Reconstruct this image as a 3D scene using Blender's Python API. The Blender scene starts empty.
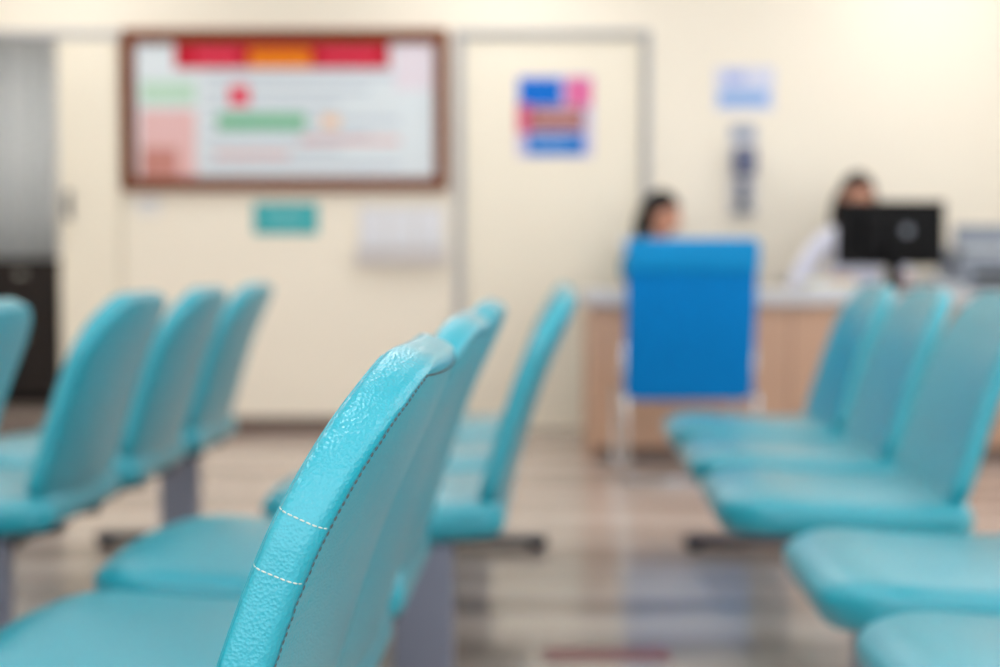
import bpy, bmesh, math, random, bisect
from mathutils import Vector, Matrix
random.seed(4)
scene = bpy.context.scene
scene.view_settings.view_transform = 'Standard'
scene.view_settings.look = 'None'
scene.view_settings.exposure = 0.0

# ------------------------------------------------------------------ materials
def srgb(r, g, b):
    def f(c):
        c /= 255.0
        return c / 12.92 if c <= 0.04045 else ((c + 0.055) / 1.055) ** 2.4
    return (f(r), f(g), f(b), 1.0)

def mat(name, col, rough=0.5, metal=0.0, noise=0.0, nscale=8.0, bump=0.0, bscale=200.0, emit=0.0, coat=0.0, spec=0.5):
    m = bpy.data.materials.new(name)
    m.use_nodes = True
    nt = m.node_tree
    b = nt.nodes['Principled BSDF']
    b.inputs['Base Color'].default_value = col
    b.inputs['Roughness'].default_value = rough
    b.inputs['Metallic'].default_value = metal
    b.inputs['Specular IOR Level'].default_value = spec
    if coat:
        b.inputs['Coat Weight'].default_value = coat
        b.inputs['Coat Roughness'].default_value = 0.22
    tc = nt.nodes.new('ShaderNodeTexCoord')
    if noise > 0:
        n = nt.nodes.new('ShaderNodeTexNoise')
        n.inputs['Scale'].default_value = nscale
        n.inputs['Detail'].default_value = 4
        nt.links.new(tc.outputs['Object'], n.inputs['Vector'])
        mx = nt.nodes.new('ShaderNodeMix'); mx.data_type = 'RGBA'
        mx.inputs[6].default_value = tuple(c * (1 - noise) for c in col[:3]) + (1,)
        mx.inputs[7].default_value = tuple(min(1, c * (1 + noise)) for c in col[:3]) + (1,)
        nt.links.new(n.outputs['Fac'], mx.inputs[0])
        nt.links.new(mx.outputs[2], b.inputs['Base Color'])
    if bump > 0:
        n2 = nt.nodes.new('ShaderNodeTexVoronoi')
        n2.inputs['Scale'].default_value = bscale
        n3 = nt.nodes.new('ShaderNodeTexNoise')
        n3.inputs['Scale'].default_value = bscale * 0.085
        n3.inputs['Detail'].default_value = 3
        n3.inputs['Distortion'].default_value = 0.4
        nt.links.new(tc.outputs['Object'], n2.inputs['Vector'])
        nt.links.new(tc.outputs['Object'], n3.inputs['Vector'])
        ad = nt.nodes.new('ShaderNodeMath'); ad.operation = 'MULTIPLY_ADD'
        ad.inputs[1].default_value = 3.0
        nt.links.new(n3.outputs['Fac'], ad.inputs[0])
        nt.links.new(n2.outputs['Distance'], ad.inputs[2])
        bp = nt.nodes.new('ShaderNodeBump')
        bp.inputs['Strength'].default_value = bump
        bp.inputs['Distance'].default_value = 0.001
        nt.links.new(ad.outputs[0], bp.inputs['Height'])
        nt.links.new(bp.outputs['Normal'], b.inputs['Normal'])
        if coat: nt.links.new(bp.outputs['Normal'], b.inputs['Coat Normal'])
    if emit > 0:
        b.inputs['Emission Color'].default_value = col
        b.inputs['Emission Strength'].default_value = emit
    return m

M = {}
M['teal'] = mat('aqua_leatherette', srgb(30, 162, 182), 0.30, noise=0.06, nscale=5, bump=0.45, bscale=420, coat=0.6)
M['seamdark'] = mat('dark_teal_seam', srgb(26, 116, 132), 0.6)  # darker teal for the thin bead along the back seams
M['thread'] = mat('pale_thread', srgb(190, 204, 196), 0.8, noise=0.1)
M['threadbrown'] = mat('brown_thread', srgb(74, 78, 80), 0.8, noise=0.1)
M['wall'] = mat('cream_wall_paint', srgb(241, 233, 217), 0.6, noise=0.015, nscale=1.2)
M['ceil'] = mat('ceiling_paint', srgb(240, 240, 242), 0.8, noise=0.02)
M['door'] = mat('cream_door_laminate', srgb(239, 231, 213), 0.45, noise=0.02, nscale=3)
M['trim'] = mat('grey_trim_paint', srgb(184, 184, 184), 0.5, noise=0.03)
M['base'] = mat('dark_baseboard', srgb(104, 86, 78), 0.5, noise=0.1)
M['wood'] = mat('brown_frame_wood', srgb(118, 60, 24), 0.5, noise=0.25, nscale=20, spec=0.25)
M['white'] = mat('white_plastic', srgb(238, 238, 240), 0.4, noise=0.02)
M['paper'] = mat('poster_paper', srgb(216, 226, 232), 0.5, noise=0.04, nscale=12)
M['legs'] = mat('grey_powder_steel', srgb(138, 142, 160), 0.4, 0.2, noise=0.05)
M['legd'] = mat('dark_steel', srgb(64, 68, 78), 0.35, 0.6, noise=0.05)
M['chrome'] = mat('chrome', srgb(215, 218, 222), 0.12, 1.0, noise=0.02)
M['blue'] = mat('blue_leatherette', srgb(0, 124, 200), 0.6, noise=0.06, bump=0.3, bscale=300, spec=0.1)
M['blue2'] = mat('light_blue_leatherette', srgb(0, 142, 208), 0.5, noise=0.06, bump=0.3, bscale=300, spec=0.2)
M['deskw'] = mat('desk_beige_laminate', srgb(196, 158, 132), 0.45, noise=0.06, nscale=4)
M['deskt'] = mat('desk_top_laminate', srgb(198, 198, 200), 0.3, noise=0.03)
M['black'] = mat('black_plastic', srgb(6, 6, 9), 0.5, noise=0.1, spec=0.15)
M['dark'] = mat('dark_cabinet', srgb(34, 27, 26), 0.4, noise=0.2, spec=0.3)
M['grey'] = mat('grey_plastic', srgb(128, 136, 148), 0.45, noise=0.05)
M['lgrey'] = mat('light_grey_plastic', srgb(178, 184, 190), 0.45, noise=0.05)
M['skin'] = mat('skin', srgb(206, 148, 122), 0.5, noise=0.05, nscale=30)
M['hair'] = mat('black_hair', srgb(14, 10, 11), 0.5, noise=0.3, nscale=60, spec=0.25)
M['hairb'] = mat('dark_brown_hair', srgb(36, 18, 16), 0.5, noise=0.3, nscale=60, spec=0.25)
M['coat'] = mat('white_coat_cloth', srgb(230, 232, 248), 0.8, noise=0.03)
M['scrub'] = mat('teal_scrub_cloth', srgb(20, 120, 150), 0.8, noise=0.06)
M['lips'] = mat('lips', srgb(176, 84, 84), 0.4, noise=0.05)
M['eye'] = mat('eye_dark', srgb(20, 16, 14), 0.2, noise=0.05)
M['lamp'] = mat('lamp_diffuser', (1.0, 0.99, 0.975, 1), 0.5, emit=9.0)

def cmat(name, r, g, b, rough=0.6):
    return mat(name, srgb(r, g, b), rough, noise=0.05, nscale=15, spec=0.2)

def floor_mat():
    m = bpy.data.materials.new('vinyl_floor'); m.use_nodes = True
    nt = m.node_tree; b = nt.nodes['Principled BSDF']
    tc = nt.nodes.new('ShaderNodeTexCoord')
    br = nt.nodes.new('ShaderNodeTexBrick')
    br.inputs['Scale'].default_value = 1.0
    br.inputs['Brick Width'].default_value = 0.9
    br.inputs['Row Height'].default_value = 0.30
    br.inputs['Mortar Size'].default_value = 0.002
    br.inputs['Color1'].default_value = srgb(206, 190, 179)
    br.inputs['Color2'].default_value = srgb(188, 171, 161)
    br.inputs['Mortar'].default_value = srgb(160, 146, 138)
    br.offset = 0.37
    nt.links.new(tc.outputs['Object'], br.inputs['Vector'])
    mp = nt.nodes.new('ShaderNodeMapping')
    mp.inputs['Scale'].default_value = (0.45, 3.6, 1)
    nt.links.new(tc.outputs['Object'], mp.inputs['Vector'])
    n = nt.nodes.new('ShaderNodeTexNoise'); n.inputs['Scale'].default_value = 1.3
    n.inputs['Detail'].default_value = 1.5
    nt.links.new(mp.outputs['Vector'], n.inputs['Vector'])
    cr = nt.nodes.new('ShaderNodeValToRGB')
    cr.color_ramp.elements[0].position = 0.38; cr.color_ramp.elements[0].color = srgb(166, 157, 156)
    cr.color_ramp.elements[1].position = 0.56; cr.color_ramp.elements[1].color = (1, 1, 1, 1)
    nt.links.new(n.outputs['Fac'], cr.inputs['Fac'])
    mx = nt.nodes.new('ShaderNodeMix'); mx.data_type = 'RGBA'; mx.blend_type = 'MULTIPLY'
    mx.inputs[0].default_value = 0.65
    nt.links.new(br.outputs['Color'], mx.inputs[6])
    nt.links.new(cr.outputs['Color'], mx.inputs[7])
    nt.links.new(mx.outputs[2], b.inputs['Base Color'])
    b.inputs['Roughness'].default_value = 0.13
    return m
M['floor'] = floor_mat()

# ------------------------------------------------------------------ helpers
def link(o, parent=None):
    scene.collection.objects.link(o)
    if parent is not None:
        o.parent = parent
    return o

def empty(name, loc=(0, 0, 0), rz=0.0):
    e = bpy.data.objects.new(name, None)
    e.empty_display_size = 0.1
    e.location = loc
    e.rotation_euler = (0, 0, rz)
    scene.collection.objects.link(e)
    return e

def boxes(name, lst, m, parent=None, bevel=0.0):
    """lst of (x0,x1,y0,y1,z0,z1)"""
    bm = bmesh.new()
    for (x0, x1, y0, y1, z0, z1) in lst:
        r = bmesh.ops.create_cube(bm, size=1.0)
        for v in r['verts']:
            v.co = Vector(((x0 + x1) / 2 + v.co.x * (x1 - x0), (y0 + y1) / 2 + v.co.y * (y1 - y0), (z0 + z1) / 2 + v.co.z * (z1 - z0)))
    me = bpy.data.meshes.new(name); bm.to_mesh(me); bm.free()
    me.materials.append(m)
    o = bpy.data.objects.new(name, me)
    link(o, parent)
    if bevel > 0:
        md = o.modifiers.new('Bevel', 'BEVEL'); md.width = bevel; md.segments = 3
        for p in me.polygons: p.use_smooth = True
        md.harden_normals = True
    return o

def tube(name, paths, r, m, parent=None, res=3):
    """round tube swept along polylines, real mesh"""
    vs = []; fs = []; NS = 6 + 2 * res
    for pts in paths:
        P = [Vector(p) for p in pts]
        n = len(P)
        T0 = (P[1] - P[0]).normalized()
        nrm = T0.orthogonal().normalized()
        base = len(vs)
        for i in range(n):
            a = P[max(0, i - 1)]; b = P[min(n - 1, i + 1)]
            T = (b - a).normalized() if (b - a).length > 1e-9 else T0
            nrm = (nrm - T * nrm.dot(T))
            nrm = nrm.normalized() if nrm.length > 1e-6 else T.orthogonal().normalized()
            bn = T.cross(nrm)
            for k in range(NS):
                a_ = math.tau * k / NS
                vs.append(P[i] + nrm * (r * math.cos(a_)) + bn * (r * math.sin(a_)))
            T0 = T
        for i in range(n - 1):
            for k in range(NS):
                fs.append((base + i * NS + k, base + i * NS + (k + 1) % NS, base + (i + 1) * NS + (k + 1) % NS, base + (i + 1) * NS + k))
        fs.append(tuple(base + k for k in reversed(range(NS))))
        fs.append(tuple(base + (n - 1) * NS + k for k in range(NS)))
    me = bpy.data.meshes.new(name); me.from_pydata([tuple(v) for v in vs], [], fs); me.materials.append(m)
    for p in me.polygons: p.use_smooth = len(p.vertices) == 4
    return link(bpy.data.objects.new(name, me), parent)

def round_path(pts, rad=0.04, n=6):
    out = [Vector(pts[0])]
    for i in range(1, len(pts) - 1):
        p = Vector(pts[i]); a = (Vector(pts[i - 1]) - p); b = (Vector(pts[i + 1]) - p)
        r = min(rad, a.length * 0.45, b.length * 0.45)
        a = p + a.normalized() * r; b = p + b.normalized() * r
        for k in range(n + 1):
            t = k / n
            out.append(a * (1 - t) ** 2 + p * 2 * t * (1 - t) + b * t * t)
    out.append(Vector(pts[-1]))
    return out

def cyl(name, c, r, h, m, parent=None, axis='Z', r2=None, seg=32):
    bm = bmesh.new()
    bmesh.ops.create_cone(bm, cap_ends=True, segments=seg, radius1=r, radius2=r if r2 is None else r2, depth=h)
    if axis == 'X': bmesh.ops.rotate(bm, verts=bm.verts, cent=(0, 0, 0), matrix=Matrix.Rotation(math.pi / 2, 3, 'Y'))
    if axis == 'Y': bmesh.ops.rotate(bm, verts=bm.verts, cent=(0, 0, 0), matrix=Matrix.Rotation(math.pi / 2, 3, 'X'))
    bmesh.ops.translate(bm, verts=bm.verts, vec=c)
    me = bpy.data.meshes.new(name); bm.to_mesh(me); bm.free(); me.materials.append(m)
    for p in me.polygons: p.use_smooth = len(p.vertices) == 4
    o = bpy.data.objects.new(name, me)
    return link(o, parent)

def spline(ctrl):
    P = [Vector((c[0], c[1])) for c in ctrl]
    P = [P[0] * 2 - P[1]] + P + [P[-1] * 2 - P[-2]]
    pts = []
    for i in range(1, len(P) - 2):
        for k in range(40):
            t = k / 40
            a, b, c, d = P[i - 1], P[i], P[i + 1], P[i + 2]
            pts.append(0.5 * ((2 * b) + (c - a) * t + (2 * a - 5 * b + 4 * c - d) * t * t + (3 * b - a - 3 * c + d) * t ** 3))
    pts.append(P[-2])
    cum = [0]
    for i in range(1, len(pts)): cum.append(cum[-1] + (pts[i] - pts[i - 1]).length)
    L = cum[-1]
    def at(s):
        s = max(0, min(L, s))
        i = min(max(bisect.bisect_left(cum, s), 1), len(cum) - 1)
        t = (s - cum[i - 1]) / max(1e-9, cum[i] - cum[i - 1])
        p = pts[i - 1].lerp(pts[i], t)
        j0 = max(0, i - 10); j1 = min(len(pts) - 1, i + 9)
        tg = (pts[j1] - pts[j0]).normalized()
        return p, tg
    return at, L

def pad_mesh(name, ctrl, W, T, r0, r1, b=0.014, bulge_n=0.012, bulge_m=0.006, wrap=0.0, taper=0.0, hi=False, pucker=0.0):
    """loft of an upholstered pad along path (u,z); width along y."""
    at, L = spline(ctrl)
    S = []
    n0 = 18
    for k in range(n0 + 1):
        S.append(r0 * (1 - math.cos(math.pi / 2 * k / n0)))
    nm = 70 if hi else 22
    for k in range(1, nm): S.append(r0 + (L - r0 - r1) * k / nm)
    n1 = 40 if hi else 18
    for k in range(n1 + 1):
        S.append(L - r1 + r1 * math.sin(math.pi / 2 * k / n1))
    for k in range(1, 8):
        S.append(b * (1 - math.cos(math.pi / 2 * k / 8))); S.append(L - b * (1 - math.cos(math.pi / 2 * k / 8)))
    S = sorted(set(round(s, 6) for s in S))
    NF = 26 if hi else 14; NC = 5
    verts = []; loops = []
    for s in S:
        p, tg = at(s)
        nrm = Vector((-tg.y, tg.x))
        hw = W / 2 * (1 - taper * (s / L))
        if s < r0: hw = hw - r0 + math.sqrt(max(0, r0 * r0 - (r0 - s) ** 2))
        if s > L - r1: hw = hw - r1 + math.sqrt(max(0, r1 * r1 - (s - L + r1) ** 2))
        th = T / 2
        if s < b: th = T / 2 - b + math.sqrt(max(0, b * b - (b - s) ** 2))
        if s > L - b: th = T / 2 - b + math.sqrt(max(0, b * b - (s - L + b) ** 2))
        th = max(th, 0.003)
        c = min(b, th)
        e = min(1, s / 0.06) * min(1, (L - s) / 0.06)
        e = math.sqrt(max(0, e))
        def puck(x):
            if pucker == 0: return 0
            dist = (hw - abs(x)) - c
            ph = s * 330 + 2.2 * math.sin(s * 61 + (1 if x > 0 else 2.3)) + 1.4 * math.sin(s * 147)
            amp = 0.55 + 0.45 * math.sin(s * 47 + 1.3)
            return pucker * amp * math.sin(ph) * math.exp(-((dist - 0.010) / 0.012) ** 2) * e
        loop2 = []
        for k in range(NF):
            x = -(hw - c) + 2 * (hw - c) * k / NF
            f = x / hw
            loop2.append((x, th + bulge_n * (1 - f * f) * e + puck(x)))
        for k in range(NC + 1):
            a = math.pi / 2 - math.pi / 2 * k / NC
            loop2.append((hw - c + c * math.cos(a), th - c + c * math.sin(a) + (bulge_n * (1 - ((hw - c) / hw) ** 2) * e if k == 0 else 0)))
        for k in range(NC):
            a = -math.pi / 2 * k / NC
            loop2.append((hw - c + c * math.cos(a), -th + c + c * math.sin(a)))
        for k in range(NF):
            x = (hw - c) - 2 * (hw - c) * k / NF
            f = x / hw
            loop2.append((x, -th - bulge_m * (1 - f * f) * e))
        for k in range(NC + 1):
            a = -math.pi / 2 - math.pi / 2 * k / NC
            loop2.append((-hw + c + c * math.cos(a), -th + c + c * math.sin(a)))
        for k in range(NC):
            a = math.pi - math.pi / 2 * k / NC
            loop2.append((-hw + c + c * math.cos(a), th - c + c * math.sin(a)))
        lp = []
        for (x, h) in loop2:
            hh = h + wrap * (x / (W / 2)) ** 2
            q = p + nrm * hh
            lp.append(len(verts)); verts.append(Vector((-q.x, x, q.y)))
        loops.append(lp)
    N = len(loops[0])
    faces = []
    for i in range(len(loops) - 1):
        A, B = loops[i], loops[i + 1]
        for k in range(N):
            faces.append((A[k], A[(k + 1) % N], B[(k + 1) % N], B[k]))
    faces.append(tuple(reversed(loops[0]))); faces.append(tuple(loops[-1]))
    me = bpy.data.meshes.new(name)
    me.from_pydata([tuple(v) for v in verts], [], faces)
    bm = bmesh.new(); bm.from_mesh(me)
    bmesh.ops.recalc_face_normals(bm, faces=bm.faces)
    bm.to_mesh(me); bm.free()
    for p in me.polygons: p.use_smooth = True
    return me, dict(verts=verts, loops=loops, NF=NF, NC=NC, N=N, S=S, L=L, b=b)

# chair profile; u = distance in front of rear-top, path in (u,z)
BACK = [(0.158, 0.388), (0.146, 0.42), (0.124, 0.49), (0.100, 0.57), (0.069, 0.66), (0.036, 0.735), (0.012, 0.785), (0.0, 0.813)]
SEAT = [(0.130, 0.376), (0.25, 0.364), (0.40, 0.368), (0.52, 0.376), (0.585, 0.370), (0.622, 0.352)]
CW = 0.50; CS = 0.58
back_me, BI = pad_mesh('chair_back', BACK, 0.475, 0.035, 0.06, 0.150, b=0.010, bulge_n=0.006, bulge_m=0.008, wrap=-0.020, taper=0.05, hi=True, pucker=0.0007)
back_me.materials.append(M['teal'])
seat_me, SI = pad_mesh('chair_seat', SEAT, CW, 0.068, 0.05, 0.13, b=0.026, bulge_n=0.015, bulge_m=0.0)
seat_me.materials.append(M['teal'])

def seam_path(I, which):
    NF, NC, N = I['NF'], I['NC'], I['N']
    S, L, b = I['S'], I['L'], I['b']
    jt = max(i for i, s in enumerate(S) if s <= L - b * 0.999)
    jb = min(i for i, s in enumerate(S) if s >= b * 0.999)
    if which == 'n': right = NF; left = 0; mid = list(range(NF, -1, -1))
    else:
        right = NF + NC + 1 + NC; left = right + NF; mid = list(range(right, left + 1))
    out = []
    V = I['verts']
    for i in range(jb, jt + 1): out.append(V[I['loops'][i][right]])
    for k in mid: out.append(V[I['loops'][jt][k]])
    for i in range(jt, jb - 1, -1): out.append(V[I['loops'][i][left]])
    o2 = [out[0]]
    for p in out[1:]:
        if (p - o2[-1]).length > 3e-4: o2.append(p)
    return o2

def dashes(path, dash, gap, rad, name, m, parent):
    cum = [0]
    for i in range(1, len(path)): cum.append(cum[-1] + (path[i] - path[i - 1]).length)
    def at(s):
        i = min(max(bisect.bisect_left(cum, s), 1), len(cum) - 1)
        t = (s - cum[i - 1]) / max(1e-9, cum[i] - cum[i - 1])
        return path[i - 1].lerp(path[i], t)
    s = 0.0; vs = []; fs = []
    while s + dash < cum[-1]:
        a = at(s); b = at(s + dash); d = b - a
        if d.length > 1e-5:
            q = d.to_track_quat('Z', 'Y').to_matrix()
            base = len(vs)
            prof = [(-0.5, 0.35), (-0.35, 0.9), (0, 1.0), (0.35, 0.9), (0.5, 0.35)]
            for (h, rr) in prof:
                for k in range(6):
                    an = math.tau * k / 6
                    vs.append((a + b) / 2 + q @ Vector((rad * rr * math.cos(an), rad * rr * math.sin(an), h * d.length)))
            for i in range(4):
                for k in range(6):
                    fs.append((base + i * 6 + k, base + i * 6 + (k + 1) % 6, base + (i + 1) * 6 + (k + 1) % 6, base + (i + 1) * 6 + k))
            fs.append(tuple(base + k for k in reversed(range(6)))); fs.append(tuple(base + 24 + k for k in range(6)))
        s += dash + gap
    me = bpy.data.meshes.new(name); me.from_pydata([tuple(v) for v in vs], [], fs); me.materials.append(m)
    for p in me.polygons: p.use_smooth = True
    return link(bpy.data.objects.new(name, me), parent)

ROW_ROT = -math.radians(2.47)
def bench(x_row, d0, n=3, legs=None, detail=False):
    """x_row: row constant (world X of back top at depth 0); d0: depth of near edge of first chair."""
    e = empty('waiting_room_bench', (x_row + 0.0432 * d0, d0, 0), ROW_ROT)
    for i in range(n):
        yc = CW / 2 + i * CS
        ob = bpy.data.objects.new('back_%d' % (i + 1), back_me); link(ob, e); ob.location = (0, yc, 0)
        os_ = bpy.data.objects.new('seat_%d' % (i + 1), seat_me); link(os_, e); os_.location = (0, yc, 0)
        for w in ('n', 'm'):
            pth = [p + Vector((0, yc, 0)) for p in seam_path(BI, w)]
            tube('back_seam_%d_%s' % (i + 1, w), [pth], 0.0009 if w == 'n' else 0.0012, M['seamdark'] if w == 'n' else M['teal'], e, 0)
        pth = [p + Vector((0, yc, 0)) for p in seam_path(SI, 'n')]
        tube('seat_seam_%d' % (i + 1), [pth], 0.0014, M['teal'], e, 0)
        if detail:
            pth = [p + Vector((0.0006, yc, 0)) for p in seam_path(BI, 'n')]
            dashes(pth, 0.0038, 0.0018, 0.0009, 'back_stitching_%d' % (i + 1), M['threadbrown'], e)
            V = BI['verts']; NF, NC = BI['NF'], BI['NC']; N = BI['N']
            rows = BI['loops']
            for zt in (0.715, 0.676):
                ri = min(range(len(rows)), key=lambda k: abs(V[rows[k][NF + 2 * NC + 1 + NF + NC]].z - zt))
                idx = list(range(NF + 2 * NC + 1 + NF, N)) + [0]
                pts = [V[rows[ri][k]] + Vector((0, yc - 0.0002, 0)) for k in idx]
                dashes(pts, 0.0035, 0.0010, 0.0006, 'band_stitching_%d_%d' % (i + 1, int(zt * 1000)), M['thread'], e)
        boxes('bracket_%d' % (i + 1), [(-0.42, -0.17, yc - 0.14, yc - 0.10, 0.315, 0.330), (-0.42, -0.17, yc + 0.10, yc + 0.14, 0.315, 0.330),
                                       (-0.185, -0.145, yc - 0.14, yc - 0.10, 0.318, 0.385), (-0.185, -0.145, yc + 0.10, yc + 0.14, 0.318, 0.385)], M['legd'], e, 0.004)
    Ltot = (n - 1) * CS + CW
    boxes('beam', [(-0.33, -0.27, 0.10, Ltot + 0.02, 0.268, 0.318)], M['legd'], e, 0.008)
    if legs is None: legs = (0.07, Ltot - 0.10)
    for k, ly in enumerate(legs):
        boxes('leg_%d' % (k + 1), [(-0.355, -0.235, ly - 0.03, ly + 0.03, 0.035, 0.325)], M['legs'], e, 0.012)
        boxes('foot_%d' % (k + 1), [(-0.56, -0.06, ly - 0.032, ly + 0.032, 0.012, 0.040)], M['legd'], e, 0.011)
        for j, fx in enumerate((-0.53, -0.09)):
            cyl('foot_pad_%d_%d' % (k + 1, j + 1), (fx, ly, 0.0065), 0.024, 0.013, M['black'], e)
    return e

# ------------------------------------------------------------------ room
DW = 7.20
H = 2.75
XL, XR = -3.7, 3.3
YB = -2.6
boxes('floor', [(XL - 0.12, XR + 0.12, YB, 10.0, -0.06, 0.0)], M['floor'])
boxes('ceiling', [(XL - 0.12, XR + 0.12, YB, 10.0, H, H + 0.08)], M['ceil'])
boxes('wall_left', [(XL - 0.12, XL, YB, 10.0, 0, H)], M['wall'])
added_wins = [(-2.2, -0.5), (0.0, 1.7), (2.2, 3.9), (4.4, 6.1)]  # out-of-view windows, added for sheen and light from the right
lst = [(XR, XR + 0.12, YB, 10.0, 0, 0.85), (XR, XR + 0.12, YB, 10.0, 2.45, H)]
prev = YB
for a, b_ in added_wins:
    lst.append((XR, XR + 0.12, prev, a, 0.85, 2.45)); prev = b_
lst.append((XR, XR + 0.12, prev, 10.0, 0.85, 2.45))
boxes('wall_right', lst, M['wall'])
for i, (a, b_) in enumerate(added_wins):
    mid = (a + b_) / 2; x0, x1 = XR + 0.03, XR + 0.08
    boxes('added_window_%d' % (i + 1), [(x0, x1, a, b_, 0.85, 0.90), (x0, x1, a, b_, 2.40, 2.45), (x0, x1, a, a + 0.05, 0.90, 2.40), (x0, x1, b_ - 0.05, b_, 0.90, 2.40), (x0, x1, mid - 0.025, mid + 0.025, 0.90, 2.40)], M['white'], None, 0.004)
OX1 = -2.27
DZ = 2.04
boxes('wall_back', [(OX1, -0.20, DW, DW + 0.12, 0, H), (0.755, XR, DW, DW + 0.12, 0, H), (-0.20, 0.755, DW, DW + 0.12, DZ + 0.01, H),
                    (XL, OX1, DW, DW + 0.12, DZ, H)], M['wall'])
boxes('wall_corridor_end', [(XL, XR, 9.88, 10.0, 0, H)], M['wall'])
boxes('baseboard_back', [(-1.95, -0.24, DW - 0.015, DW, 0, 0.075), (0.80, XR, DW - 0.015, DW, 0, 0.075)], M['base'], None, 0.003)
boxes('trim_1', [(-0.235, -0.19, DW - 0.02, DW + 0.10, 0, DZ), (0.735, 0.775, DW - 0.02, DW + 0.10, 0, DZ), (-0.235, 0.775, DW - 0.02, DW + 0.10, DZ - 0.005, DZ + 0.03)], M['trim'], None, 0.004)
d = empty('door_1', (0, 0, 0))
boxes('leaf', [(-0.185, 0.73, DW + 0.012, DW + 0.055, 0.008, DZ - 0.008)], M['door'], d, 0.003)
cyl('knob', (0.66, DW - 0.03, 0.98), 0.026, 0.05, M['chrome'], d, 'Y')
cyl('knob_rose', (0.66, DW + 0.006, 0.98), 0.036, 0.014, M['chrome'], d, 'Y')
s = empty('door_2', (0, 0, 0))
boxes('panel', [(-2.262, -1.955, DW - 0.05, DW - 0.012, 0.012, 2.015)], M['door'], s, 0.004)
boxes('handle', [(-2.225, -2.195, DW - 0.085, DW - 0.075, 1.10, 1.24), (-2.225, -2.195, DW - 0.08, DW - 0.05, 1.10, 1.12), (-2.225, -2.195, DW - 0.08, DW - 0.05, 1.22, 1.24)], M['legd'], s, 0.003)
boxes('trim_2', [(XL, -1.93, DW - 0.06, DW, 2.02, 2.06)], M['trim'], None, 0.004)

def curtain(name, x0, x1, y, z0, z1, m):
    n = 160; vs = []; fs = []
    for i in range(n + 1):
        t = i / n; x = x0 + (x1 - x0) * t
        for z in (z0, (z0 + z1) / 2, z1):
            vs.append((x, y + 0.03 * math.sin(t * 40) + 0.015 * math.sin(t * 23 + z), z))
    for i in range(n):
        for k in range(2):
            a = i * 3 + k; fs.append((a, a + 3, a + 4, a + 1))
    me = bpy.data.meshes.new(name); me.from_pydata(vs, [], fs); me.materials.append(m)
    for p in me.polygons: p.use_smooth = True
    o = link(bpy.data.objects.new(name, me))
    md = o.modifiers.new('Solidify', 'SOLIDIFY'); md.thickness = 0.004
    return o
curtain('privacy_curtain', -3.65, -2.95, 9.3, 0.35, 2.5, cmat('curtain_cloth', 226, 230, 232, 0.8))
boxes('curtain_rail', [(-3.7, -2.2, 9.28, 9.32, 2.50, 2.53), (-3.3, -3.28, 9.29, 9.31, 2.52, H)], M['chrome'])
c = empty('cabinet', (0, 0, 0))
boxes('body', [(-3.5, -2.70, 8.5, 9.0, 0.06, 0.90)], M['dark'], c, 0.006)
boxes('plinth', [(-3.48, -2.72, 8.53, 8.98, 0.0, 0.06)], M['black'], c)
boxes('drawer_fronts', [(-3.48, -3.12, 8.485, 8.502, 0.10, 0.46), (-3.10, -2.72, 8.485, 8.502, 0.10, 0.46), (-3.48, -3.12, 8.485, 8.502, 0.49, 0.87), (-3.10, -2.72, 8.485, 8.502, 0.49, 0.87)], M['dark'], c, 0.004)
boxes('handles', [(-3.33, -3.27, 8.465, 8.485, 0.40, 0.415), (-2.95, -2.89, 8.465, 8.485, 0.40, 0.415), (-3.33, -3.27, 8.465, 8.485, 0.80, 0.815), (-2.95, -2.89, 8.465, 8.485, 0.80, 0.815)], M['chrome'], c)

lamps = [(xx, yy) for yy in (-1.4, 0.6, 2.6, 4.6, 6.4) for xx in (-2.2, 0.0, 2.2)] + [(-3.1, 8.0), (-1.8, 8.3)]  # left corridor panel is unseen, added to brighten the curtain
for xx, yy in lamps:
    f = empty('ceiling_light_panel', (xx, yy, 0))
    boxes('diffuser', [(-0.3, 0.3, -0.3, 0.3, H - 0.022, H - 0.012)], M['lamp'], f)
    boxes('housing', [(-0.33, -0.3, -0.33, 0.33, H - 0.03, H), (0.3, 0.33, -0.33, 0.33, H - 0.03, H), (-0.3, 0.3, -0.33, -0.3, H - 0.03, H), (-0.3, 0.3, 0.3, 0.33, H - 0.03, H)], M['white'], f)

# ------------------------------------------------------------------ wall items
K = DW / 1389.0
def X(px): return (px - 500) * K * 0.993
def Z(py): return 0.88 + math.tan(math.atan((333.5 - py) / 1389.0) - math.radians(2.95)) * DW
def flat(name, px0, px1, py0, py1, m, parent, y=None, t=0.003, bev=0):
    y = DW - 0.01 if y is None else y
    return boxes(name, [(X(px0), X(px1), y - t, y, Z(py1), Z(py0))], m, parent, bev)

b = empty('notice_board', (0, 0, 0))
x0, x1, z0, z1 = X(123), X(448), Z(191), Z(30)
fw = 0.068
boxes('frame', [(x0, x1, DW - 0.045, DW - 0.001, z1 - fw, z1), (x0, x1, DW - 0.045, DW - 0.001, z0, z0 + fw), (x0, x0 + fw, DW - 0.045, DW - 0.001, z0 + fw, z1 - fw), (x1 - fw, x1, DW - 0.045, DW - 0.001, z0 + fw, z1 - fw)], M['wood'], b, 0.006)
boxes('backing', [(x0 + fw, x1 - fw, DW - 0.018, DW - 0.001, z0 + fw, z1 - fw)], M['paper'], b)
yb = DW - 0.018
cR = cmat('poster_red', 190, 12, 42); cY = cmat('poster_orange', 232, 130, 10); cG = cmat('poster_green', 118, 188, 150)
cP = cmat('poster_pink', 226, 186, 186); cRd = cmat('poster_rose', 226, 64, 90); cLG = cmat('poster_pale_green', 186, 218, 198)
cB = cmat('poster_blue', 0, 116, 200); cBr = cmat('poster_brown', 160, 104, 98); cLB = cmat('poster_pale_blue', 170, 200, 235)
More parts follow.
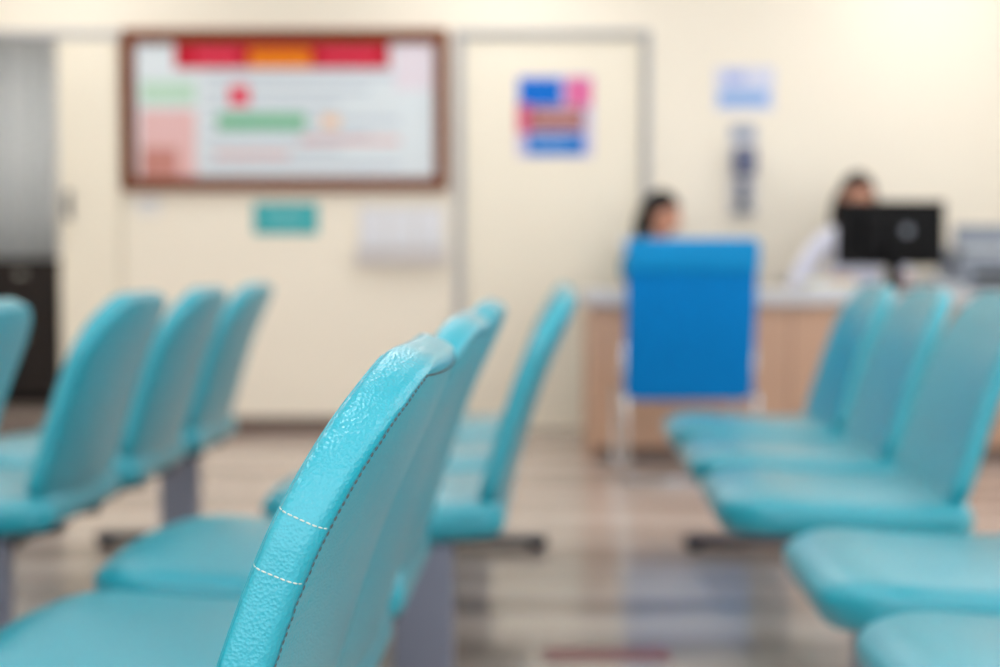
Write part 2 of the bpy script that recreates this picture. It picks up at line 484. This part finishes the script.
cT = cmat('sign_teal', 50, 168, 176); cW = cmat('poster_white', 226, 228, 234); cTx = cmat('poster_text_grey', 150, 160, 180); cMg = cmat('poster_magenta', 220, 110, 160)
flat('title_red', 176, 390, 43, 69, cR, b, yb)
flat('title_lettering_1', 196, 240, 50, 62, cRd, b, yb - 0.003, 0.002)
flat('title_yellow', 250, 312, 50, 68, cY, b, yb - 0.003, 0.002)
flat('title_lettering_2', 322, 378, 50, 60, cRd, b, yb - 0.003, 0.002)
flat('rose_block', 230, 250, 86, 106, cRd, b, yb)
flat('green_bar', 218, 306, 114, 130, cG, b, yb)
flat('pale_green_block', 142, 196, 82, 104, cLG, b, yb)
flat('pink_photo', 141, 196, 110, 178, cP, b, yb)
flat('pink_photo_dark', 142, 178, 148, 176, cmat('poster_salmon', 196, 136, 126), b, yb - 0.003, 0.002)
flat('orange_mark', 322, 340, 116, 128, cmat('poster_peach', 236, 196, 166), b, yb)
for i in range(7):
    flat('text_line_%d' % (i + 1), 205, 400 - (i % 3) * 30, 74 + i * 15, 78 + i * 15, cmat('poster_line', 184, 196, 210), b, yb - 0.0005, 0.001)
flat('pink_text_1', 300, 400, 138, 144, cP, b, yb - 0.002, 0.001)
flat('pink_text_2', 215, 290, 152, 158, cP, b, yb - 0.002, 0.001)
flat('pale_pink_corner', 395, 432, 44, 90, cmat('poster_blush', 224, 216, 226), b, yb)

t = empty('teal_wall_sign', (0, 0, 0))
flat('plate', 253, 317, 203, 234, cT, t, DW - 0.001, 0.008, 0.002)
flat('lettering', 262, 308, 212, 215, cmat('sign_pale', 140, 205, 208), t, DW - 0.009, 0.001)
flat('lettering_2', 268, 300, 221, 224, cmat('sign_pale2', 140, 205, 208), t, DW - 0.009, 0.001)

t = empty('document_holder', (0, 0, 0))
flat('backplate', 358, 444, 206, 262, cmat('holder_cream', 222, 220, 220), t, DW - 0.001, 0.01, 0.003)
for i in range(3):
    flat('paper_%d' % (i + 1), 361 + i * 28, 385 + i * 28, 210, 246, cW, t, DW - 0.012, 0.012, 0.002)
boxes('tray', [(X(356), X(446), DW - 0.06, DW - 0.011, Z(264), Z(258)), (X(356), X(446), DW - 0.062, DW - 0.056, Z(264), Z(247))], cmat('holder_tray', 206, 202, 202), t, 0.003)

t = empty('door_poster', (0, 0, 0)); yp = DW + 0.011
flat('sheet', 517, 593, 75, 157, cmat('poster_lilac', 200, 196, 226), t, yp, 0.002)
flat('blue_block', 519, 562, 78, 106, cmat('poster_deepblue', 0, 108, 205), t, yp - 0.002, 0.002)
flat('magenta_strip', 566, 592, 78, 106, cMg, t, yp - 0.002, 0.002)
flat('brown_block', 530, 584, 107, 131, cBr, t, yp - 0.003, 0.002)
flat('brown_lines', 536, 578, 112, 116, cP, t, yp - 0.005, 0.001)
flat('red_edge', 517, 530, 104, 134, cmat('poster_crimson', 210, 96, 130), t, yp - 0.004, 0.002)
flat('lower_blue', 527, 584, 134, 155, cB, t, yp - 0.002, 0.002)
flat('white_lines', 534, 570, 141, 144, cLB, t, yp - 0.004, 0.001)

t = empty('wall_poster', (0, 0, 0))
flat('sheet', 715, 774, 67, 111, cmat('poster_icewhite', 212, 216, 236), t, DW - 0.001, 0.003)
flat('blue_strip', 719, 768, 90, 106, cmat('poster_sky', 144, 180, 228), t, DW - 0.004, 0.001)
flat('blue_strip_2', 724, 745, 72, 84, cmat('poster_sky2', 170, 184, 228), t, DW - 0.004, 0.001)

t = empty('hand_sanitizer_dispenser', (0, 0, 0))
flat('backplate', 728, 758, 122, 216, cmat('plate_cream', 222, 220, 218), t, DW - 0.001, 0.012, 0.003)
flat('label', 731, 755, 126, 140, cTx, t, DW - 0.013, 0.001)
boxes('housing', [(X(733), X(754), DW - 0.10, DW - 0.013, Z(176), Z(148))], cmat('dispenser_grey', 104, 110, 136), t, 0.012)
cyl('bottle', ((X(731) + X(755)) / 2, DW - 0.055, Z(188) - 0.02), 0.032, 0.10, cmat('bottle_clear', 124, 130, 150), t)
cyl('nozzle', ((X(731) + X(755)) / 2, DW - 0.055, Z(188) - 0.08), 0.012, 0.03, M['black'], t)
boxes('drip_tray', [(X(734), X(752), DW - 0.10, DW - 0.013, Z(213), Z(208))], M['grey'], t, 0.003)

t = empty('small_wall_notice', (0, 0, 0))
flat('sheet', 134, 160, 196, 216, cmat('notice_white', 232, 230, 226), t, DW - 0.001, 0.003)
flat('lettering', 138, 156, 202, 204, cTx, t, DW - 0.004, 0.001)

# ------------------------------------------------------------------ reception desk
D0, D1 = 6.10, 6.66
t = empty('reception_desk', (0, 0, 0))
boxes('front_panel', [(0.40, 3.1, D0 + 0.02, D0 + 0.045, 0.06, 0.70)], M['deskw'], t, 0.002)
boxes('side_panels', [(0.40, 0.43, D0 + 0.046, D1, 0.0, 0.70), (3.07, 3.1, D0 + 0.046, D1, 0.0, 0.70)], M['deskw'], t, 0.002)
boxes('plinth', [(0.42, 3.08, D0 + 0.035, D0 + 0.06, 0.0, 0.06)], M['base'], t)
boxes('panel_joints', [(1.28, 1.285, D0 + 0.018, D0 + 0.021, 0.07, 0.69), (2.2, 2.205, D0 + 0.018, D0 + 0.021, 0.07, 0.69)], M['base'], t)
boxes('counter_top', [(0.37, 3.13, D0 - 0.02, D1 + 0.02, 0.690, 0.75)], M['deskt'], t, 0.006)

t = empty('computer_monitor', (1.762, 6.28, 0.75), math.radians(4))
boxes('casing', [(-0.248, 0.248, -0.012, 0.022, 0.11, 0.405)], M['black'], t, 0.008)
boxes('rear_bulge', [(-0.14, 0.14, -0.045, -0.011, 0.16, 0.34)], M['black'], t, 0.014)
boxes('screen', [(-0.23, 0.23, 0.022, 0.024, 0.13, 0.385)], cmat('screen_glass', 120, 150, 180, 0.2), t)
cyl('logo', (0.06, -0.0465, 0.27), 0.022, 0.003, M['grey'], t, 'Y')
boxes('neck', [(-0.03, 0.03, -0.06, -0.03, 0.01, 0.25)], M['black'], t, 0.006)
boxes('foot', [(-0.12, 0.12, -0.13, 0.06, 0.0, 0.014)], M['black'], t, 0.006)

t = empty('desktop_printer', (2.26, 6.36, 0.75))
boxes('body', [(-0.21, 0.21, -0.17, 0.17, 0.0, 0.17)], M['grey'], t, 0.02)
boxes('lid', [(-0.20, 0.20, -0.16, 0.16, 0.172, 0.205)], M['lgrey'], t, 0.014)
boxes('paper_feed', [(-0.15, 0.15, 0.10, 0.118, 0.19, 0.30)], M['grey'], t, 0.006)
boxes('output_slot', [(-0.15, 0.15, -0.174, -0.168, 0.05, 0.09)], M['black'], t)
boxes('output_tray', [(-0.14, 0.14, -0.23, -0.16, 0.035, 0.045)], M['lgrey'], t, 0.004)

t = empty('paper_stack', (1.48, 6.24, 0.75), 0.15)
for i in range(5):
    boxes('sheets_%d' % (i + 1), [(-0.11 + 0.004 * (i % 2), 0.10 + 0.004 * (i % 2), -0.07, 0.08, i * 0.009, i * 0.009 + 0.008)], cW if i != 4 else cmat('folder_yellow', 226, 222, 130), t, 0.001)
t = empty('telephone', (1.96, 6.16, 0.75), 0.1)
boxes('base', [(-0.07, 0.07, -0.08, 0.08, 0.0, 0.04)], M['lgrey'], t, 0.012)
boxes('handset', [(-0.070, -0.035, -0.09, 0.09, 0.045, 0.065), (-0.074, -0.03, -0.095, -0.045, 0.036, 0.06), (-0.074, -0.03, 0.045, 0.095, 0.036, 0.06)], M['lgrey'], t, 0.008)
boxes('keypad', [(-0.015 + 0.024 * a, 0.003 + 0.024 * a, -0.055 + 0.028 * q, -0.035 + 0.028 * q, 0.04, 0.046) for a in range(3) for q in range(4)], M['grey'], t)

# ------------------------------------------------------------------ blue visitor chair (rear view)
t = empty('blue_visitor_chair', (0.750, 5.42, 0), 0)
bk, _ = pad_mesh('blue_back', [(0.10, 0.33), (0.075, 0.45), (0.04, 0.62), (0.015, 0.80), (0.0, 0.95)], 0.51, 0.035, 0.05, 0.03, b=0.012, bulge_n=0.004, bulge_m=0.01)
bk.transform(Matrix.Rotation(-math.pi / 2, 4, 'Z')); bk.materials.append(M['blue']); link(bpy.data.objects.new('back', bk), t)
hd, _ = pad_mesh('blue_head', [(0.008, 0.84), (0.0, 0.90), (-0.004, 0.972)], 0.522, 0.054, 0.02, 0.03, b=0.02, bulge_n=0.004, bulge_m=0.006)
hd.transform(Matrix.Rotation(-math.pi / 2, 4, 'Z')); hd.materials.append(M['blue2']); link(bpy.data.objects.new('head_roll', hd), t)
st, _ = pad_mesh('blue_seat', [(0.09, 0.415), (0.25, 0.41), (0.42, 0.42), (0.50, 0.41)], 0.48, 0.07, 0.04, 0.06, b=0.02, bulge_n=0.008, bulge_m=0.0)
st.transform(Matrix.Rotation(-math.pi / 2, 4, 'Z')); st.materials.append(M['blue']); link(bpy.data.objects.new('seat', st), t)
for sgn, nm in ((-1, 'left'), (1, 'right')):
    xx = sgn * 0.256
    tube('frame_' + nm, [round_path([(xx, 0.085, 0.55), (xx, 0.10, 0.37), (xx, 0.50, 0.36), (xx, 0.50, 0.014), (xx, 0.0, 0.014), (xx, 0.0, 0.35), (xx, 0.10, 0.36)], 0.05)], 0.012, M['chrome'], t)
tube('cross_bars', [[(-0.256, 0.25, 0.362), (0.256, 0.25, 0.362)], [(-0.256, 0.04, 0.014), (0.256, 0.04, 0.014)]], 0.011, M['chrome'], t)

# ------------------------------------------------------------------ people
def skin_obj(name, verts, edges, radii, m, parent, sub=2, root=0):
    me = bpy.data.meshes.new(name); me.from_pydata([tuple(v) for v in verts], edges, [])
    me.materials.append(m)
    o = link(bpy.data.objects.new(name, me), parent)
    sk = o.modifiers.new('Skin', 'SKIN'); sk.use_smooth_shade = True
    for i, r in enumerate(radii):
        sv = me.skin_vertices[0].data[i]
        sv.radius = r if isinstance(r, tuple) else (r, r)
        sv.use_root = (i == root)
    sb = o.modifiers.new('Sub', 'SUBSURF'); sb.levels = sub; sb.render_levels = sub
    return o

def hand(name, wrist, direc, side, parent):
    f = Vector(direc).normalized(); up = Vector((0, 0, 1)); s = f.cross(up) * side
    W_ = Vector(wrist)
    vs = [W_, W_ + f * 0.035, W_ + f * 0.065]; ed = [(0, 1), (1, 2)]; rd = [(0.024, 0.018), (0.034, 0.015), (0.036, 0.014)]
    lens = [0.070, 0.080, 0.074, 0.058]
    for i in range(4):
        o = s * (0.030 - i * 0.020)
        b0 = W_ + f * (0.085 - abs(i - 1.3) * 0.004) + o
        i0 = len(vs); l = lens[i]
        vs += [b0, b0 + f * l * 0.42 + up * 0.006, b0 + f * l * 0.75 - up * 0.004, b0 + f * l - up * 0.018]
        ed += [(2, i0), (i0, i0 + 1), (i0 + 1, i0 + 2), (i0 + 2, i0 + 3)]
        rd += [0.0095, 0.009, 0.008, 0.007]
    i0 = len(vs)
    vs += [W_ + f * 0.03 + s * 0.035 - up * 0.004, W_ + f * 0.062 + s * 0.056 - up * 0.008, W_ + f * 0.088 + s * 0.058 - up * 0.012]
    ed += [(1, i0), (i0, i0 + 1), (i0 + 1, i0 + 2)]; rd += [0.013, 0.010, 0.008]
    return skin_obj(name, vs, ed, rd, M['skin'], parent, 2)

def head(parent, c, yaw, pitch, hairm, style):
    h = bpy.data.objects.new('head', None); link(h, parent)
    h.location = c; h.rotation_euler = (pitch, 0, yaw)
    bm = bmesh.new(); bmesh.ops.create_icosphere(bm, subdivisions=5, radius=1.0)
    for v in bm.verts:
        x, y, z = v.co
        w = 1.0 - 0.28 * max(0, -z) ** 1.4
        X_ = x * 0.074 * w; Y_ = y * 0.094 * (1 - 0.15 * max(0, -z)); Z_ = z * 0.115
        v.co = Vector((X_, Y_, Z_))
        x, y, z = v.co
        if y < 0:
            dy = 0
            dy -= 0.026 * math.exp(-(x / 0.010) ** 2 - ((z + 0.022) / 0.016) ** 2)
            dy -= 0.010 * math.exp(-(x / 0.008) ** 2 - ((z - 0.004) / 0.022) ** 2)
            dy -= 0.006 * math.exp(-(x / 0.035) ** 2 - ((z - 0.028) / 0.010) ** 2)
            for sx in (-0.030, 0.030):
                dy += 0.010 * math.exp(-((x - sx) / 0.014) ** 2 - ((z - 0.006) / 0.010) ** 2)
                dy -= 0.004 * math.exp(-((x - sx * 1.2) / 0.018) ** 2 - ((z + 0.03) / 0.02) ** 2)
            dy -= 0.006 * math.exp(-(x / 0.022) ** 2 - ((z + 0.058) / 0.010) ** 2)
            dy -= 0.010 * math.exp(-(x / 0.020) ** 2 - ((z + 0.093) / 0.014) ** 2)
            v.co.y += dy
    me = bpy.data.meshes.new('face'); bm.to_mesh(me); bm.free(); me.materials.append(M['skin'])
    for p in me.polygons: p.use_smooth = True
    link(bpy.data.objects.new('face', me), h)
    def ell(name, c, r, m):
        bm = bmesh.new(); bmesh.ops.create_uvsphere(bm, u_segments=20, v_segments=12, radius=1)
        bmesh.ops.transform(bm, matrix=Matrix.Translation(c) @ Matrix.Diagonal((r[0], r[1], r[2], 1)), verts=bm.verts)
        me = bpy.data.meshes.new(name); bm.to_mesh(me); bm.free(); me.materials.append(m)
        for p in me.polygons: p.use_smooth = True
        return link(bpy.data.objects.new(name, me), h)
    for sx, nm in ((-1, 'right'), (1, 'left')):
        ell('eye_' + nm, (sx * 0.030, -0.072, 0.006), (0.012, 0.010, 0.0075), M['white'])
        ell('iris_' + nm, (sx * 0.030, -0.080, 0.006), (0.0055, 0.004, 0.0055), M['eye'])
        ell('eyebrow_' + nm, (sx * 0.031, -0.083, 0.026), (0.017, 0.005, 0.003), hairm)
        ell('ear_' + nm, (sx * 0.074, 0.008, -0.004), (0.008, 0.018, 0.030), M['skin'])
    ell('upper_lip', (0, -0.089, -0.054), (0.021, 0.006, 0.004), M['lips'])
    ell('lower_lip', (0, -0.088, -0.062), (0.018, 0.006, 0.005), M['lips'])
    bm = bmesh.new(); bmesh.ops.create_icosphere(bm, subdivisions=5, radius=1.0)
    kill = []
    for v in bm.verts:
        x, y, z = v.co
        jit = 1 + 0.02 * math.sin(x * 31 + z * 17) + 0.015 * math.sin(y * 41)
        fr = (y < -0.30 and z < 0.52 - 0.3 * abs(x)) or z < -0.75 or (y < -0.1 and z < 0.1)
        if fr: kill.append(v)
        v.co = Vector((x * 0.087 * jit, y * 0.106 * jit + 0.006, z * 0.126 * jit + 0.004))
    bmesh.ops.delete(bm, geom=kill, context='VERTS')
    me = bpy.data.meshes.new('hair'); bm.to_mesh(me); bm.free(); me.materials.append(hairm)
    for p in me.polygons: p.use_smooth = True
    o = link(bpy.data.objects.new('hair', me), h)
    md = o.modifiers.new('S', 'SOLIDIFY'); md.thickness = 0.012
    if style == 'ponytail':
        vs = [(0, 0.075, 0.03), (0, 0.100, -0.03), (0, 0.100, -0.10), (0, 0.09, -0.17), (0, 0.085, -0.22)]
        skin_obj('ponytail', vs, [(i, i + 1) for i in range(4)], [0.04, 0.042, 0.038, 0.028, 0.01], hairm, h, 2)
    else:
        for sx, nm in ((-1, 'right'), (1, 'left')):
            vs = [(sx * 0.045, 0.03, 0.07), (sx * 0.075, 0.03, -0.01), (sx * 0.082, 0.04, -0.09), (sx * 0.075, 0.065, -0.17), (sx * 0.065, 0.085, -0.24)]
            skin_obj('hair_lock_' + nm, vs, [(i, i + 1) for i in range(4)], [0.02, (0.022, 0.04), (0.022, 0.045), (0.024, 0.035), 0.014], hairm, h, 2)
        vs = [(0, 0.08, 0.03), (0, 0.09, -0.07), (0, 0.10, -0.16), (0, 0.105, -0.24)]
        skin_obj('hair_back', vs, [(i, i + 1) for i in range(3)], [(0.05, 0.03), (0.06, 0.03), (0.06, 0.028), (0.04, 0.015)], hairm, h, 2)
    return h

def seated_person(name, loc, rz, cloth, hairm, style, hyaw, dz=0.0, trousers=None, arms=None, long_sleeve=True):
    e = empty(name, loc, rz)
    A = arms
    vs = [(0, 0, 0.50), (0, 0.015, 0.62), (0, 0.01, 0.76 + dz * 0.5), (0, 0.0, 0.88 + dz), (0, 0.0, 0.955 + dz),
          (0.10, 0, 0.925 + dz), (0.175, 0, 0.90 + dz), A[0][0], A[0][1],
          (-0.10, 0, 0.925 + dz), (-0.175, 0, 0.90 + dz), A[1][0], A[1][1]]
    ed = [(0, 1), (1, 2), (2, 3), (3, 4), (3, 5), (5, 6), (6, 7), (7, 8), (3, 9), (9, 10), (10, 11), (11, 12)]
    rd = [(0.15, 0.11), (0.135, 0.10), (0.145, 0.105), (0.13, 0.095), (0.055, 0.052), (0.075, 0.065), (0.058, 0.056), 0.045, 0.034, (0.075, 0.065), (0.058, 0.056), 0.045, 0.034]
    if not long_sleeve:
        for j, (sh, el) in enumerate(((6, 7), (10, 11))):
            s_ = Vector(vs[sh]); q = Vector(vs[el]); vs[el] = tuple(s_.lerp(q, 0.55))
        vs2 = vs[:8] + vs[9:12]
        ed = [(0, 1), (1, 2), (2, 3), (3, 4), (3, 5), (5, 6), (6, 7), (3, 8), (8, 9), (9, 10)]
        rd = rd[:8] + rd[9:12]
        skin_obj('torso_and_sleeves', vs2, ed, rd, cloth, e, 2)
        for k in range(2):
            sh = Vector((0.175 if k == 0 else -0.175, 0, 0.90 + dz)); el = Vector(A[k][0]); wr = Vector(A[k][1])
            skin_obj('arm_%d' % (k + 1), [sh.lerp(el, 0.35), el, wr], [(0, 1), (1, 2)], [0.042, 0.036, 0.024], M['skin'], e, 2)
    else:
        skin_obj('torso_and_sleeves', vs, ed, rd, cloth, e, 2)
    tr = trousers or M['dark']
    vs = [(0, 0.0, 0.49), (0.09, -0.02, 0.475), (0.11, -0.22, 0.475), (0.12, -0.40, 0.475), (0.12, -0.40, 0.27), (0.12, -0.38, 0.10),
          (-0.09, -0.02, 0.475), (-0.11, -0.22, 0.475), (-0.12, -0.40, 0.475), (-0.12, -0.40, 0.27), (-0.12, -0.38, 0.10)]
    ed = [(0, 1), (1, 2), (2, 3), (3, 4), (4, 5), (0, 6), (6, 7), (7, 8), (8, 9), (9, 10)]
    skin_obj('trousers', vs, ed, [(0.13, 0.11), 0.09, 0.075, 0.062, 0.055, 0.042, 0.09, 0.075, 0.062, 0.055, 0.042], tr, e, 2)
    for k, sx in enumerate((0.12, -0.12)):
        skin_obj('shoe_%d' % (k + 1), [(sx, -0.36, 0.045), (sx, -0.44, 0.042), (sx, -0.53, 0.034)], [(0, 1), (1, 2)], [(0.042, 0.040), (0.044, 0.038), (0.036, 0.028)], M['black'], e, 2)
    skin_obj('neck', [(0, 0.0, 0.94 + dz), (0, -0.005, 1.0 + dz), (0, -0.012, 1.06 + dz)], [(0, 1), (1, 2)], [0.055, 0.048, 0.048], M['skin'], e, 2)
    head(e, (0, -0.02, 1.115 + dz), hyaw, math.radians(8), hairm, style)
    for k in range(2):
        el = Vector(A[k][0]); wr = Vector(A[k][1]); dd = wr - el; dd.z = 0
        hand('hand_%d' % (k + 1), tuple(wr + dd.normalized() * 0.01), (dd.x, dd.y, 0), (-1 if k == 0 else 1), e)
    return e

def office_stool(loc, rz):
    e = empty('office_chair', loc, rz)
    st, _ = pad_mesh('stool_seat', [(-0.22, 0.335), (0.0, 0.33), (0.15, 0.335), (0.24, 0.32)], 0.44, 0.06, 0.10, 0.10, b=0.02)
    st.transform(Matrix.Rotation(math.pi / 2, 4, 'Z')); st.materials.append(M['grey']); link(bpy.data.objects.new('seat', st), e)
    cyl('column', (0, 0, 0.19), 0.025, 0.24, M['chrome'], e)
    for i in range(5):
        a = i * math.tau / 5 + 0.3
        tube('base_arm_%d' % (i + 1), [[(0, 0, 0.09), (0.2 * math.cos(a), 0.2 * math.sin(a), 0.06)]], 0.016, M['black'], e)
        cyl('castor_%d' % (i + 1), (0.2 * math.cos(a), 0.2 * math.sin(a), 0.026), 0.026, 0.03, M['black'], e, 'X')
    return e

w1 = seated_person('seated_woman', (0.785, 6.90, 0), math.radians(28), M['scrub'], M['hair'], 'ponytail', math.radians(30), -0.01,
                   trousers=M['scrub'], arms=[((0.21, -0.06, 0.66), (0.20, -0.24, 0.795)), ((-0.19, -0.08, 0.66), (-0.10, -0.30, 0.795))], long_sleeve=False)
office_stool((0.785, 6.90, 0), 0)
w2 = seated_person('seated_doctor', (1.765, 6.90, 0), math.radians(-4), M['coat'], M['hairb'], 'long', math.radians(6), 0.080,
                   arms=[((0.25, -0.06, 0.72), (0.16, -0.30, 0.80)), ((-0.32, -0.04, 0.74), (-0.17, -0.30, 0.80))])
office_stool((1.765, 6.90, 0), 0.4)

# ------------------------------------------------------------------ benches
bench(-0.104, 0.88, detail=True)        # foreground
bench(0.022, 2.68)                      # middle, further
bench(-0.885, 2.72)                     # left
bench(-0.935, 0.90)                     # left, nearer
bench(0.945, 2.66)                      # right
bench(1.012, 0.77)                      # right, nearer

boxes('floor_inlay_tile', [(0.10, 0.38, 3.02, 3.13, 0.0, 0.002)], cmat('inlay_red', 150, 96, 96, 0.3), None)

# ------------------------------------------------------------------ world, camera
w = bpy.data.worlds.new('World'); scene.world = w; w.use_nodes = True
w.node_tree.nodes['Background'].inputs[0].default_value = (0.95, 0.975, 1.0, 1)
w.node_tree.nodes['Background'].inputs[1].default_value = 2.45

cam = bpy.data.cameras.new('camera'); co = bpy.data.objects.new('camera', cam)
scene.collection.objects.link(co); scene.camera = co
co.location = (0, 0, 0.88); co.rotation_euler = (math.radians(90 - 2.95), 0, 0)
cam.sensor_width = 36; cam.lens = 50; cam.clip_start = 0.05
cam.dof.use_dof = True; cam.dof.focus_distance = 0.935; cam.dof.aperture_fstop = 2.9
